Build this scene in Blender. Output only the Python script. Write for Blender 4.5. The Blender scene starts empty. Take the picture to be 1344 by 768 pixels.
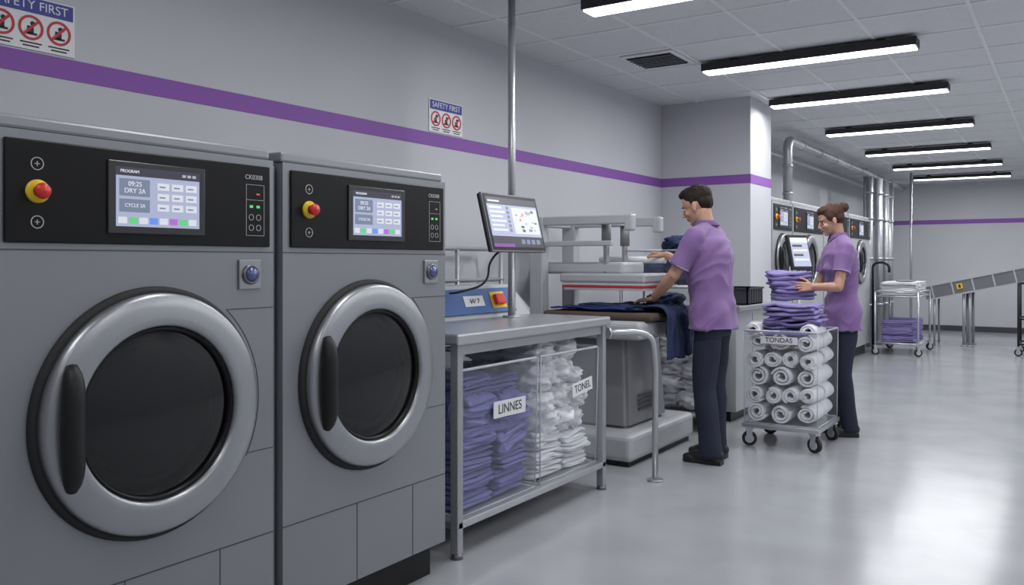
import bpy, bmesh, math, random
from mathutils import Vector, Matrix, noise
random.seed(7)
sc = bpy.context.scene
R = math.radians

# ------------------------------------------------------------------ materials
def mat(name, col, rough=0.5, metal=0.0, bump=0.0, bscale=50.0, var=0.0, vscale=5.0, emit=None, estr=0.0, coat=0.0, stretch=None, spec=None, sheen=0.0):
    m = bpy.data.materials.new(name); m.use_nodes = True
    nt = m.node_tree; b = nt.nodes['Principled BSDF']
    b.inputs['Base Color'].default_value = (*col, 1)
    b.inputs['Roughness'].default_value = rough
    b.inputs['Metallic'].default_value = metal
    b.inputs['Coat Weight'].default_value = coat
    if spec is not None: b.inputs['Specular IOR Level'].default_value = spec
    if sheen: b.inputs['Sheen Weight'].default_value = sheen
    if emit:
        b.inputs['Emission Color'].default_value = (*emit, 1)
        b.inputs['Emission Strength'].default_value = estr
    tc = nt.nodes.new('ShaderNodeTexCoord'); mp = nt.nodes.new('ShaderNodeMapping')
    nt.links.new(tc.outputs['Object'], mp.inputs[0])
    if stretch: mp.inputs['Scale'].default_value = stretch
    nz = nt.nodes.new('ShaderNodeTexNoise'); nz.inputs['Scale'].default_value = vscale; nz.inputs['Detail'].default_value = 4
    nt.links.new(mp.outputs[0], nz.inputs['Vector'])
    if var > 0:
        cr = nt.nodes.new('ShaderNodeMapRange')
        cr.inputs['From Min'].default_value = 0.3; cr.inputs['From Max'].default_value = 0.7
        cr.inputs['To Min'].default_value = 1 - var; cr.inputs['To Max'].default_value = 1 + var
        nt.links.new(nz.outputs['Fac'], cr.inputs['Value'])
        vm = nt.nodes.new('ShaderNodeVectorMath'); vm.operation = 'SCALE'
        vm.inputs[0].default_value = col
        nt.links.new(cr.outputs[0], vm.inputs['Scale'])
        nt.links.new(vm.outputs[0], b.inputs['Base Color'])
    if bump > 0:
        n2 = nt.nodes.new('ShaderNodeTexNoise'); n2.inputs['Scale'].default_value = bscale; n2.inputs['Detail'].default_value = 3
        nt.links.new(mp.outputs[0], n2.inputs['Vector'])
        bp = nt.nodes.new('ShaderNodeBump'); bp.inputs['Strength'].default_value = bump; bp.inputs['Distance'].default_value = 0.01
        nt.links.new(n2.outputs['Fac'], bp.inputs['Height'])
        nt.links.new(bp.outputs[0], b.inputs['Normal'])
    return m

def glassy(name, tint, alpha, rough=0.08, gloss=(1,1,1), base=.03, edge=.35):
    m = bpy.data.materials.new(name); m.use_nodes = True
    nt = m.node_tree; nt.nodes.clear()
    o = nt.nodes.new('ShaderNodeOutputMaterial')
    t = nt.nodes.new('ShaderNodeBsdfTransparent'); t.inputs[0].default_value = (*tint, 1)
    g = nt.nodes.new('ShaderNodeBsdfGlossy'); g.inputs['Roughness'].default_value = rough; g.inputs[0].default_value = (*gloss, 1)
    d = nt.nodes.new('ShaderNodeBsdfDiffuse'); d.inputs[0].default_value = (.75, .77, .82, 1)
    lw = nt.nodes.new('ShaderNodeLayerWeight')
    pw = nt.nodes.new('ShaderNodeMath'); pw.operation='POWER'; pw.inputs[1].default_value=4
    mr = nt.nodes.new('ShaderNodeMapRange'); mr.inputs['To Min'].default_value=base; mr.inputs['To Max'].default_value=edge
    nt.links.new(lw.outputs['Facing'],pw.inputs[0]); nt.links.new(pw.outputs[0],mr.inputs['Value'])
    m1 = nt.nodes.new('ShaderNodeMixShader'); m2 = nt.nodes.new('ShaderNodeMixShader')
    m1.inputs[0].default_value = alpha
    nt.links.new(t.outputs[0], m1.inputs[1]); nt.links.new(d.outputs[0], m1.inputs[2])
    nt.links.new(mr.outputs[0], m2.inputs[0]); nt.links.new(m1.outputs[0], m2.inputs[1]); nt.links.new(g.outputs[0], m2.inputs[2])
    nt.links.new(m2.outputs[0], o.inputs[0])
    return m

M = {}
M['wall'] = mat('wall_paint', (.51,.515,.55), .75, var=.03, vscale=1.5, bump=.05, bscale=120)
M['ceil'] = mat('ceiling_tile', (.66,.67,.69), .9, var=.03, vscale=30, bump=.15, bscale=200)
M['grid'] = mat('ceiling_tbar', (.74,.75,.77), .6)
M['floor'] = mat('floor_vinyl', (.37,.38,.40), .17, var=.09, vscale=2.2, bump=.03, bscale=40)
M['stripe'] = mat('stripe_paint', (.22,.075,.36), .6)
M['base'] = mat('baseboard_dark', (.05,.05,.06), .5)
M['body'] = mat('machine_grey', (.265,.275,.295), .42, .4, bump=.02, bscale=30, var=.03, vscale=2)
M['body2'] = mat('machine_light_grey', (.46,.47,.49), .4, .2, var=.03)
M['cap'] = mat('machine_cap_grey', (.30,.31,.33), .4, .4)
M['seam'] = mat('seam_dark', (.07,.07,.075), .6)
M['black'] = mat('black_panel', (.006,.006,.007), .35, spec=.25)
M['blackm'] = mat('black_matte', (.014,.014,.016), .5, spec=.35)
M['rubber'] = mat('rubber', (.015,.015,.016), .7)
M['ring'] = mat('door_ring_metal', (.37,.38,.40), .36, .85, var=.04, vscale=3)
M['ring2'] = mat('door_ring_inner', (.2,.2,.21), .35, .8)
M['steel'] = mat('stainless', (.50,.51,.53), .3, .75, var=.05, vscale=4)
M['steeld'] = mat('steel_satin', (.38,.39,.41), .45, .5, var=.05, vscale=4)
M['conv'] = mat('conveyor_side', (.17,.175,.19), .45, .3, var=.05)
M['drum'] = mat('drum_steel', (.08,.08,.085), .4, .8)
M['doorglass'] = glassy('door_glass', (.20,.20,.22), .0, .05, base=.05, edge=.6)
M['plastic'] = glassy('clear_plastic', (.96,.965,.98), .06, .12)
M['plasticrim'] = mat('plastic_rim', (.50,.52,.57), .25, 0, spec=.6)
M['white'] = mat('white_label', (.75,.75,.77), .6)
M['blueink'] = mat('sign_blue', (.05,.06,.30), .6)
M['redink'] = mat('sign_red', (.5,.03,.04), .6)
M['ink'] = mat('ink_black', (.015,.015,.02), .6)
M['yellow'] = mat('yellow', (.75,.5,.02), .4)
M['red'] = mat('red_button', (.65,.03,.02), .35)
M['scr'] = mat('screen_glow', (.2,.2,.3), .3, emit=(.34,.38,.50), estr=.85)
M['scrw'] = mat('screen_white', (.3,.3,.3), .3, emit=(.60,.63,.72), estr=.85)
M['scrc'] = mat('screen_card', (.1,.1,.15), .3, emit=(.15,.19,.27), estr=.85)
M['scrb'] = mat('screen_bezel', (.04,.04,.045), .25)
M['scrd'] = mat('screen_dark', (.02,.02,.03), .3, emit=(.03,.03,.045), estr=1)
M['scrg'] = mat('screen_green', (.1,.4,.15), .3, emit=(.08,.45,.15), estr=.9)
M['scrbl'] = mat('screen_blue', (.1,.2,.5), .3, emit=(.08,.2,.6), estr=.9)
M['scrp'] = mat('screen_purple', (.3,.1,.4), .3, emit=(.3,.1,.4), estr=.9)
M['scrr'] = mat('screen_red', (.5,.1,.1), .3, emit=(.5,.1,.08), estr=.9)
M['icon'] = mat('icon_grey', (.5,.5,.52), .5)
M['lampblk'] = mat('lamp_housing', (.02,.02,.022), .5)
M['diff'] = mat('lamp_diffuser', (.9,.9,.9), .5, emit=(.98,.99,1), estr=6)
M['towel'] = mat('white_towel', (.82,.82,.85), .95, bump=.5, bscale=180, sheen=.3)
M['linen'] = mat('blue_linen', (.18,.18,.41), .9, bump=.3, bscale=150, var=.12, vscale=9)
M['purple'] = mat('purple_towel', (.25,.21,.45), .95, bump=.4, bscale=180, var=.08, vscale=9)
M['navyc'] = mat('navy_cloth', (.022,.035,.10), .85, bump=.2, bscale=90)
M['bluec'] = mat('royal_cloth', (.03,.05,.28), .8, bump=.2, bscale=90)
M['pad'] = mat('press_pad', (.09,.065,.055), .8)
M['bluepanel'] = mat('blue_panel', (.03,.11,.33), .4)
M['pgrey'] = mat('press_grey', (.46,.47,.49), .45, .1, var=.03)
M['pgreyd'] = mat('press_grey_dark', (.23,.235,.25), .5, .1)
M['tunic'] = mat('tunic_cloth', (.215,.12,.30), .85, bump=.15, bscale=250, sheen=.15)
M['tunicd'] = mat('tunic_collar', (.16,.085,.23), .85)
M['piping'] = mat('piping', (.45,.36,.54), .8)
M['trouser'] = mat('trouser_navy', (.012,.016,.036), .85, bump=.1, bscale=250)
M['skin'] = mat('skin', (.50,.28,.19), .5, var=.04, vscale=12)
M['lip'] = mat('lips', (.38,.13,.11), .45)
M['hairm'] = mat('hair_brown', (.020,.012,.008), .7, bump=.6, bscale=60, stretch=(1,1,.25), spec=.25)
M['hairw'] = mat('hair_chestnut', (.06,.026,.014), .65, bump=.6, bscale=60, stretch=(1,1,.4), spec=.3)
M['eye'] = mat('eye_white', (.55,.55,.55), .3)
M['iris'] = mat('iris', (.03,.02,.015), .2)
M['shoe'] = mat('shoe_black', (.01,.01,.01), .4)
M['duct'] = mat('galvanised', (.42,.43,.45), .4, .7, var=.1, vscale=10)
M['crate'] = mat('crate_dark', (.03,.032,.04), .5)
M['lockblue'] = mat('lock_blue',(.12,.14,.30),.25,.4)

# ------------------------------------------------------------------ helpers
def group(name, loc=(0,0,0), rz=0.0, world=False):
    e = bpy.data.objects.new(name, None); sc.collection.objects.link(e)
    e.empty_display_size = .1
    e.location = loc; e.rotation_euler = (0,0,rz)
    e['wo'] = 1 if world else 0
    return e

def link(G, name, me, m, smooth=False):
    ob = bpy.data.objects.new(name, me); sc.collection.objects.link(ob)
    if m is not None:
        me.materials.clear(); me.materials.append(M[m] if isinstance(m, str) else m)
    if smooth:
        for p in me.polygons: p.use_smooth = True
    if G is not None:
        if G.get('wo'): me.transform(Matrix.Translation(-Vector(G.location)))
        ob.parent = G
    return ob

def bm2(G, name, bm, m, smooth=False):
    me = bpy.data.meshes.new(name)
    bmesh.ops.recalc_face_normals(bm, faces=bm.faces)
    bm.to_mesh(me); bm.free()
    return link(G, name, me, m, smooth)

def addbox(bm, x0,x1,y0,y1,z0,z1, mtx=None):
    vs = [bm.verts.new((x,y,z)) for x in (x0,x1) for y in (y0,y1) for z in (z0,z1)]
    for f in ((0,1,3,2),(4,6,7,5),(0,4,5,1),(2,3,7,6),(0,2,6,4),(1,5,7,3)):
        bm.faces.new([vs[i] for i in f])
    if mtx is not None: bmesh.ops.transform(bm, matrix=mtx, verts=vs)
    return vs

def box(G, name, x0,x1,y0,y1,z0,z1, m, bev=.004, seg=2, mtx=None):
    bm = bmesh.new(); addbox(bm,x0,x1,y0,y1,z0,z1)
    if bev > 0:
        bev = min(bev, .45*min(x1-x0,y1-y0,z1-z0))
        bmesh.ops.bevel(bm, geom=list(bm.edges), offset=bev, segments=seg, affect='EDGES', profile=.5)
    if mtx is not None: bmesh.ops.transform(bm, matrix=mtx, verts=bm.verts)
    return bm2(G,name,bm,m)

def boxes(G, name, lst, m):
    bm = bmesh.new()
    for b in lst: addbox(bm,*b)
    return bm2(G,name,bm,m)

def frame_to(p0,p1):
    d = (Vector(p1)-Vector(p0)); q = Vector((0,0,1)).rotation_difference(d.normalized())
    return Matrix.Translation(p0) @ q.to_matrix().to_4x4(), d.length

def addcyl(bm, p0,p1,r0,r1=None,seg=24):
    if r1 is None: r1=r0
    mt,L = frame_to(p0,p1)
    a=[];b=[]
    for i in range(seg):
        t=2*math.pi*i/seg
        a.append(bm.verts.new(mt@Vector((r0*math.cos(t),r0*math.sin(t),0))))
        b.append(bm.verts.new(mt@Vector((r1*math.cos(t),r1*math.sin(t),L))))
    for i in range(seg):
        j=(i+1)%seg; f=bm.faces.new((a[i],a[j],b[j],b[i])); f.smooth=True
    bm.faces.new(a[::-1]); bm.faces.new(b)

def cyl(G,name,p0,p1,r,m,r1=None,seg=28):
    bm=bmesh.new(); addcyl(bm,p0,p1,r,r1,seg); return bm2(G,name,bm,m)

def fillet(pts, rad, n=6):
    pts=[Vector(p) for p in pts]; out=[pts[0]]
    for i in range(1,len(pts)-1):
        a,b,c=pts[i-1],pts[i],pts[i+1]
        r=min(rad,(a-b).length*.49,(c-b).length*.49)
        p=b+(a-b).normalized()*r; q=b+(c-b).normalized()*r
        for k in range(n+1):
            t=k/n; out.append(p*(1-t)**2+b*2*t*(1-t)+q*t*t)
    out.append(pts[-1]); return out

def addtube(bm, pts, r, seg=12):
    pts=[Vector(p) for p in pts]; rings=[]
    T=(pts[1]-pts[0]).normalized()
    N=T.orthogonal().normalized()
    for i,p in enumerate(pts):
        if i==0: t=(pts[1]-pts[0])
        elif i==len(pts)-1: t=(pts[-1]-pts[-2])
        else: t=(pts[i+1]-pts[i-1])
        t.normalize(); N=(N-t*N.dot(t)).normalized(); B=t.cross(N)
        rr=r[i] if isinstance(r,(list,tuple)) else r
        rings.append([bm.verts.new(p+N*rr*math.cos(2*math.pi*k/seg)+B*rr*math.sin(2*math.pi*k/seg)) for k in range(seg)])
    for a,b in zip(rings,rings[1:]):
        for k in range(seg):
            f=bm.faces.new((a[k],a[(k+1)%seg],b[(k+1)%seg],b[k])); f.smooth=True
    bm.faces.new(rings[0][::-1]); bm.faces.new(rings[-1])

def tube(G,name,pts,r,m,rad=.05,seg=12):
    bm=bmesh.new(); addtube(bm,fillet(pts,rad),r,seg); return bm2(G,name,bm,m)

def lathe(G,name,prof,c,m,seg=72,closed=False,smooth=True,axis='x'):
    bm=bmesh.new(); rings=[]
    c=Vector(c)
    for r,h in prof:
        ring=[]
        for k in range(seg):
            t=2*math.pi*k/seg
            if axis=='x': v=Vector((h,r*math.cos(t),r*math.sin(t)))
            else: v=Vector((r*math.cos(t),r*math.sin(t),h))
            ring.append(bm.verts.new(c+v))
        rings.append(ring)
    pr=list(zip(rings,rings[1:]))
    if closed: pr.append((rings[-1],rings[0]))
    for a,b in pr:
        for k in range(seg):
            f=bm.faces.new((a[k],a[(k+1)%seg],b[(k+1)%seg],b[k]))
    bmesh.ops.remove_doubles(bm,verts=bm.verts,dist=1e-5)
    return bm2(G,name,bm,m,smooth)

def text(G,name,s,size,m,loc,face='x',tilt=0,align='CENTER',ext=.0006):
    cu=bpy.data.curves.new(name,'FONT'); cu.body=s; cu.size=size; cu.align_x=align; cu.align_y='CENTER'; cu.extrude=ext
    ob=bpy.data.objects.new(name,cu); sc.collection.objects.link(ob)
    if face=='x': rot=Matrix.Rotation(R(90),4,'Z')@Matrix.Rotation(R(90),4,'X')
    else: rot=Matrix.Rotation(R(90),4,'X')
    mt=Matrix.Translation(loc)@rot@Matrix.Rotation(tilt,4,'Z')
    dg=bpy.context.evaluated_depsgraph_get()
    me=bpy.data.meshes.new_from_object(ob.evaluated_get(dg)); bpy.data.objects.remove(ob)
    me.transform(mt)
    return link(G,name,me,m)

# ------------------------------------------------------------------ camera
cam=bpy.data.cameras.new('camera'); co=bpy.data.objects.new('camera',cam); sc.collection.objects.link(co)
co.location=(0,0,1.27); co.rotation_euler=(R(90),0,R(33.2))
cam.sensor_width=36; cam.lens=36*1126/1344; cam.shift_y=-40/1344; cam.clip_end=100
sc.camera=co

# ------------------------------------------------------------------ room
XL,XR,YF,YB,ZC=-3.25,2.6,-2.5,17.7,2.742
box(None,'floor',XL-.1,XR+.1,YF-.1,YB+.1,-.1,0,'floor',0)
box(None,'ceiling',XL-.1,XR+.1,YF-.1,YB+.1,ZC,ZC+.1,'ceil',0)
box(None,'wall_left',XL-.1,XL,YF-.1,YB+.1,0,ZC,'wall',0)
box(None,'wall_right',XR,XR+.1,YF-.1,YB+.1,0,ZC,'wall',0)
box(None,'wall_back',XL,XR,YB,YB+.1,0,ZC,'wall',0)
box(None,'wall_front',XL,XR,YF-.1,YF,0,ZC,'wall',0)
box(None,'wall_column',XL,-2.40,7.536,8.156,0,ZC,'wall',.003)
g=[]
x=XL+.35
while x<XR: g.append((x-.011,x+.011,YF,YB,ZC-.006,ZC)); x+=.6
y=YF+.2
while y<YB: g.append((XL,XR,y-.011,y+.011,ZC-.0055,ZC)); y+=.6
boxes(None,'trim_ceiling_grid',g,'grid')
zs0,zs1=1.973,2.053
boxes(None,'trim_stripe',[(XL,XL+.003,YF,7.536,zs0,zs1),(XL,-2.398,7.533,7.536,zs0,zs1),(-2.40,-2.397,7.533,8.159,zs0,zs1),
  (XL,XL+.003,8.156,YB,zs0,zs1),(XL,XR,YB-.003,YB,zs0,zs1)],'stripe')
box(None,'baseboard_back',XL,XR,YB-.015,YB,0,.1,'base',0)
box(None,'baseboard_left',XL,XL+.015,8.156,YB-.015,0,.1,'base',0)

# ceiling lamps
def lamp(x0,y,pw):
    G=group('linear_ceiling_lamp',(x0+.72,y,2.70),world=True)
    box(G,'housing',x0,x0+1.44,y-.075,y+.075,2.665,2.72,'lampblk',.004)
    box(G,'diffuser',x0+.012,x0+1.428,y-.066,y+.066,2.655,2.666,'diff',.002)
    boxes(G,'ceiling_mounts',[(x0+.2,x0+.26,y-.02,y+.02,2.719,ZC),(x0+1.18,x0+1.24,y-.02,y+.02,2.719,ZC)],'lampblk')
    l=bpy.data.lights.new('lamp_light','AREA'); l.shape='RECTANGLE'; l.size=1.4; l.size_y=.12; l.energy=pw; l.color=(.975,.988,1)
    o=bpy.data.objects.new('lamp_light',l); sc.collection.objects.link(o); o.parent=G; o.location=(0,0,-.048)
for y in (.2,2.2,4.25,6.08,7.75,9.83,11.97,14.0,16.0):
    lamp(-2.28,y,21 if y>3 else 11)  # visible row; its nearest bars are out of view, added for exposure
    lamp(.6,y,21 if y>3 else 13)  # unseen second row, added to light the room

# vent
G=group('ceiling_vent',(-2.53,5.76,ZC),world=True)
box(G,'frame',-2.72,-2.32,5.56,5.98,ZC-.014,ZC-.002,'grid',.003)
boxes(G,'slots',[(-2.69,-2.35,5.60+i*.05,5.625+i*.05,ZC-.017,ZC-.012) for i in range(7)],'ink')
bm=bmesh.new()
for i in range(7):
    addbox(bm,-2.69,-2.35,-.018,.018,-.0015,.0015,Matrix.Translation((0,5.633+i*.05,ZC-.02))@Matrix.Rotation(R(25),4,'X'))
bm2(G,'louvres',bm,'steeld')

# ------------------------------------------------------------------ safety signs
def sign(yc):
    G=group('safety_sign',(XL,yc,2.16))
    box(G,'board',.001,.006,-.168,.168,-.10,.10,'white',.002)
    box(G,'header',.0055,.0075,-.160,.160,.038,.094,'blueink',0)
    text(G,'heading','SAFETY FIRST',.047,'white',(.008,0,.066))
    for i,yy in enumerate((-.105,0,.105)):
        lathe(G,'prohibition_ring',[(.037,.006),(.046,.006),(.046,.0085),(.037,.0085)],(0,yy,-.018),'redink',40,True,False)
        box(G,'pictogram_body',.006,.0078,-.014,.010,-.022,.006,'ink',0,mtx=Matrix.Translation((0,yy,-.018)))
        lathe(G,'pictogram_head',[(0,.0078),(.009,.0078),(.009,.006)],(0,yy+.006,-.002),'ink',16,False,False)
        box(G,'pictogram_base',.006,.0078,-.022,.022,-.026,-.018,'ink',0,mtx=Matrix.Translation((0,yy,-.018)))
        box(G,'slash',.0078,.0092,-.042,.042,-.0045,.0045,'redink',0,mtx=Matrix.Translation((0,yy,-.018))@Matrix.Rotation(R(45),4,'X'))
        box(G,'caption_1',.006,.0075,-.040,.040,-.0025,.0025,'ink',0,mtx=Matrix.Translation((0,yy,-.074)))
        box(G,'caption_2',.006,.0075,-.030,.030,-.0025,.0025,'ink',0,mtx=Matrix.Translation((0,yy,-.086)))
sign(1.69); sign(4.215)

# ------------------------------------------------------------------ washing machines
def face_with_hole(G,name,w,z0,z1,cy,cz,r,m,x=0):
    bm=bmesh.new(); N=96
    angs=[2*math.pi*i/N for i in range(N)]
    for (yy,zz) in ((0,z0),(w,z0),(w,z1),(0,z1)):
        a=math.atan2(zz-cz,yy-cy)%(2*math.pi)
        k=min(range(N),key=lambda i:abs(angs[i]-a)); angs[k]=a
    angs.sort(); inn=[];out=[]
    for a in angs:
        c,s=math.cos(a),math.sin(a)
        t=1e9
        if c>1e-9: t=min(t,(w-cy)/c)
        if c<-1e-9: t=min(t,(0-cy)/c)
        if s>1e-9: t=min(t,(z1-cz)/s)
        if s<-1e-9: t=min(t,(z0-cz)/s)
        inn.append(bm.verts.new((x,cy+r*c,cz+r*s))); out.append(bm.verts.new((x,cy+t*c,cz+t*s)))
    n=len(angs)
    bk=[bm.verts.new((x-.03,v.co.y,v.co.z)) for v in inn]
    for i in range(n):
        j=(i+1)%n
        bm.faces.new((inn[i],inn[j],out[j],out[i])); bm.faces.new((inn[i],bk[i],bk[j],inn[j]))
    return bm2(G,name,bm,m)

def screen_ui(G,x,y0,y1,z0,z1,big=True):
    box(G,'screen_bezel',x,x+.006,y0,y1,z0,z1,'scrb',.003)
    w=y1-y0;h=z1-z0
    def r(name,a,b,c,d,m,dx=.0006): box(G,name,x+.006,x+.0065+dx,y0+w*a,y0+w*b,z0+h*c,z0+h*d,m,0)
    r('screen_display',.07,.93,.10,.92,'scr',0)
    r('screen_titlebar',.07,.93,.80,.92,'scrd')
    r('screen_card',.10,.40,.52,.76,'scrc')
    r('screen_card',.10,.40,.30,.48,'scrc')
    for j in range(3): r('screen_status',.74+.055*j,.78+.055*j,.84,.88,'scrw')
    for i in range(3):
        for j in range(3):
            r('screen_tile',.48+.15*j,.60+.15*j,.33+.15*i,.43+.15*i,'scrw')
            r('screen_tile_text',.50+.15*j,.56+.15*j,.365+.15*i,.385+.15*i,'scrc',.0012)
    for i,mm in enumerate(('scrw','scrg','scrw','scrbl','scrw','scrp','scrg','scrw')):
        r('screen_key',.09+.103*i,.175+.103*i,.14,.23,mm)
    text(G,'screen_text','09:25\nDRY 2A',h*.095,'scrw',(x+.0085,y0+w*.25,z0+h*.64))
    text(G,'screen_text','CYCLE 2A',h*.07,'scrw',(x+.0085,y0+w*.25,z0+h*.39))
    text(G,'screen_title','PROGRAM',h*.06,'scrw',(x+.008,y0+w*.2,z0+h*.86))

def washer(name,loc,w,h,dep,cz,rr,detail=True,bodym='body',kick=.14,seams=True,dcy=0):
    G=group(name,loc)
    k=rr/.35; cy=w/2+dcy
    box(G,'cabinet',-dep,-.03,0,w,kick,h,bodym,.006)
    face_with_hole(G,'front_panel',w,kick,h-.002,cy,cz,rr*.80,bodym,0)
    boxes(G,'front_panel_edges',[(-.032,-.0005,0,.002,kick,h-.002),(-.032,-.0005,w-.002,w,kick,h-.002),(-.032,-.0005,0,w,kick,kick+.002),(-.032,-.0005,0,w,h-.004,h-.002)],bodym)
    box(G,'top_cap',-dep+.01,-.012,.004,w-.004,h,h+.034,'cap' if detail else bodym,.008)
    box(G,'toe_kick',-dep+.05,-.06,.02,w-.02,0,kick,'black',.003)
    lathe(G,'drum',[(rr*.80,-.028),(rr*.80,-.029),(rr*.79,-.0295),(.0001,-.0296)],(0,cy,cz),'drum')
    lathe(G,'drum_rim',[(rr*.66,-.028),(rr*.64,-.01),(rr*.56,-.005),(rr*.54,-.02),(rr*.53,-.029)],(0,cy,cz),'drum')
    lathe(G,'door_gasket',[(rr*1.03,0),(rr*1.025,.012*k),(rr*1.0,.018*k),(rr*.96,.018*k),(rr*.94,0)],(0,cy,cz),'rubber')
    P=[(.965,.004),(.978,.020),(.975,.034),(.965,.042),(.945,.046),(.86,.050),(.78,.053),(.735,.053),(.715,.050),(.705,.040),(.70,.010)]
    lathe(G,'door_ring',[(rr*a,b*k) for a,b in P],(0,cy,cz),'ring',96)
    lathe(G,'door_inner_ring',[(rr*.71,.030*k),(rr*.70,.040*k),(rr*.68,.040*k),(rr*.665,.03*k),(rr*.66,.01)],(0,cy,cz),'black')
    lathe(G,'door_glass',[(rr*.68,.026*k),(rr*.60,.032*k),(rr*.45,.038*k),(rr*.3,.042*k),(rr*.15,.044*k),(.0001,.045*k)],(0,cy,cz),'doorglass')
    hy=cy-rr*.80
    bm=bmesh.new(); n=16
    pts=[];rad=[]
    for s in range(n+1):
        t=s/n; a=(t-.5)*2
        pts.append(Vector((.048*k+.026*k*(1-a**4),hy-.010*k*(1-a*a)+.01*k,cz+a*.160*k))); rad.append(.028*k*(1-.45*abs(a)**6))
    addtube(bm,pts,rad,16)
    bm2(G,'door_handle',bm,'blackm')
    if seams:
        S=.0012
        L=[(0,S,0.001,w-.001,.412,.416),(0,S,w*.40,w*.40+.003,kick,.412),(0,S,w*.76,w*.76+.003,kick,.412)]
        L+=[(0,S,cy+rr*.72,w-.001,cz+rr*.80,cz+rr*.80+.003),(0,S,cy+rr*.95,w-.001,cz-rr*.52,cz-rr*.52+.003),(0,S,0.001,w-.001,1.299,1.302)]
        boxes(G,'panel_seams',L,'seam')
        bm=bmesh.new()
        pts=[Vector((.0006,cy+rr*1.08*math.cos(a),cz+rr*1.08*math.sin(a))) for a in [R(-30+i*3) for i in range(27)]]
        addtube(bm,pts,.0012,6); bm2(G,'door_arc_seam',bm,'seam')
    z0=h-.277; z1=h-.025
    box(G,'control_panel',0,.009,.028,w-.02,z0,z1,'black',.006)
    zc=(z0+z1)/2
    sy=w/2+.01
    screen_ui(G,.009,sy-.15,sy+.15,zc-.097,zc+.097)
    ey=.105
    lathe(G,'estop_collar',[(.029,.009),(.029,.014),(.026,.018),(.014,.018)],(0,ey,zc),'yellow',40)
    lathe(G,'estop_button',[(.010,.018),(.010,.028),(.018,.030),(.020,.036),(.017,.043),(.0001,.046)],(0,ey,zc),'red',40)
    for dz in (.068,-.075):
        lathe(G,'indicator_ring',[(.014,.009),(.016,.009),(.016,.0105),(.014,.0105)],(0,ey,zc+dz),'icon',32,True,False)
        boxes(G,'indicator_mark',[(.009,.0103,ey-.006,ey+.006,zc+dz-.001,zc+dz+.001),(.009,.0103,ey-.001,ey+.001,zc+dz-.006,zc+dz+.006)],'icon')
    text(G,'model_text','CK0308',.020,'icon',(.0095,w-.085,zc+.088))
    yb0,yb1=w-.115,w-.045
    e=.0012
    boxes(G,'keypad_outline',[(.009,.0102,yb0,yb1,zc+.065,zc+.065+e),(.009,.0102,yb0,yb1,zc-.092,zc-.092+e),(.009,.0102,yb0,yb0+e,zc-.092,zc+.065),(.009,.0102,yb1-e,yb1,zc-.092,zc+.065),(.009,.0102,yb0,yb1,zc+.018,zc+.018+e)],'icon')
    boxes(G,'keypad_lamps_green',[(.009,.0104,yb0+.014,yb0+.026,zc-.006,zc+.002),(.009,.0104,yb0+.040,yb0+.052,zc-.006,zc+.002)],'scrg')
    boxes(G,'keypad_lamp_red',[(.009,.0104,yb0+.04,yb0+.052,zc+.035,zc+.039)],'scrr')
    for i in range(2):
        for j in range(2):
            lathe(G,'keypad_button',[(.008,.009),(.0095,.009),(.0095,.0103),(.008,.0103)],(0,yb0+.02+.028*i,zc-.035-.032*j),'icon',20,True,False)
    ly,lz=w-.097,1.232
    if detail:
        box(G,'lock_plate',0,.008,ly-.042,ly+.042,lz-.046,lz+.046,'ring',.004)
        lathe(G,'lock_bezel',[(.031,.008),(.031,.014),(.026,.018),(.022,.014)],(0,ly,lz),'ring2',40)
        lathe(G,'lock_knob',[(.022,.012),(.020,.022),(.0001,.024)],(0,ly,lz),'lockblue',32)
    return G
washer('washing_machine',(-2.13,1.015,0),.853,1.594,1.08,.856,.337,dcy=.003)
washer('washing_machine',(-2.13,1.907,0),.853,1.594,1.08,.866,.332,dcy=-.020)
G=group('machine_joint_strip',(-2.16,1.8875,0))
box(G,'strip',-.02,0,-.014,.014,0,1.58,'steeld',.003)
for i in range(5): cyl(G,'screw',(0,0,.3+i*.3),(.004,0,.3+i*.3),.006,'ring',seg=12)

for (y0,y1,dz) in ((8.2,8.87,0),(8.92,10.17,0),(10.22,11.52,0),(11.57,12.87,0)):
    washer('tumble_dryer',(-2.4,y0,0),y1-y0,1.86,.83,1.27 if y0>8.5 else 1.30,.29 if y0>8.5 else .25,detail=False,bodym='body2',seams=False)

# ------------------------------------------------------------------ cloth helpers
def slab(bm,cx,cy,z,w,d,h,seed=0,rot=0,amp=.006,nx=14,ny=12):
    mt=Matrix.Translation((cx,cy,z+h/2))@Matrix.Rotation(rot,4,'Z')
    seg=20; rings=[]
    for i in range(ny+5):
        t=i/(ny+4); xx=(t-.5)*w
        e=abs(2*t-1); sc_=(1-max(0,(e-.75)/.25)**2.5*.5)
        ring=[]
        for k in range(seg*2):
            a=2*math.pi*k/(seg*2); c,s=math.cos(a),math.sin(a)
            yy=d/2*math.copysign(abs(c)**.28,c); zz=h/2*math.copysign(abs(s)**.55,s)*sc_
            v=Vector((xx,yy*(.95+.05*sc_),zz))
            o=Vector((seed*3.1,seed*1.7,0))
            n1=noise.noise(v*9+o)*amp; n2=noise.noise(v*14+o+Vector((5,2,1)))*amp*1.2
            n3=noise.noise(Vector((v.x*6,v.y*6,seed*.37)))*amp*1.3
            v+=Vector((n2*1.6,n1*2.0*(1 if abs(c)>.5 else .3),n1*.9+n3))
            ring.append(bm.verts.new(mt@v))
        rings.append(ring)
    for a,b in zip(rings,rings[1:]):
        for k in range(seg*2):
            f=bm.faces.new((a[k],a[(k+1)%(seg*2)],b[(k+1)%(seg*2)],b[k])); f.smooth=True
    bm.faces.new(rings[0][::-1]); bm.faces.new(rings[-1])

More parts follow.
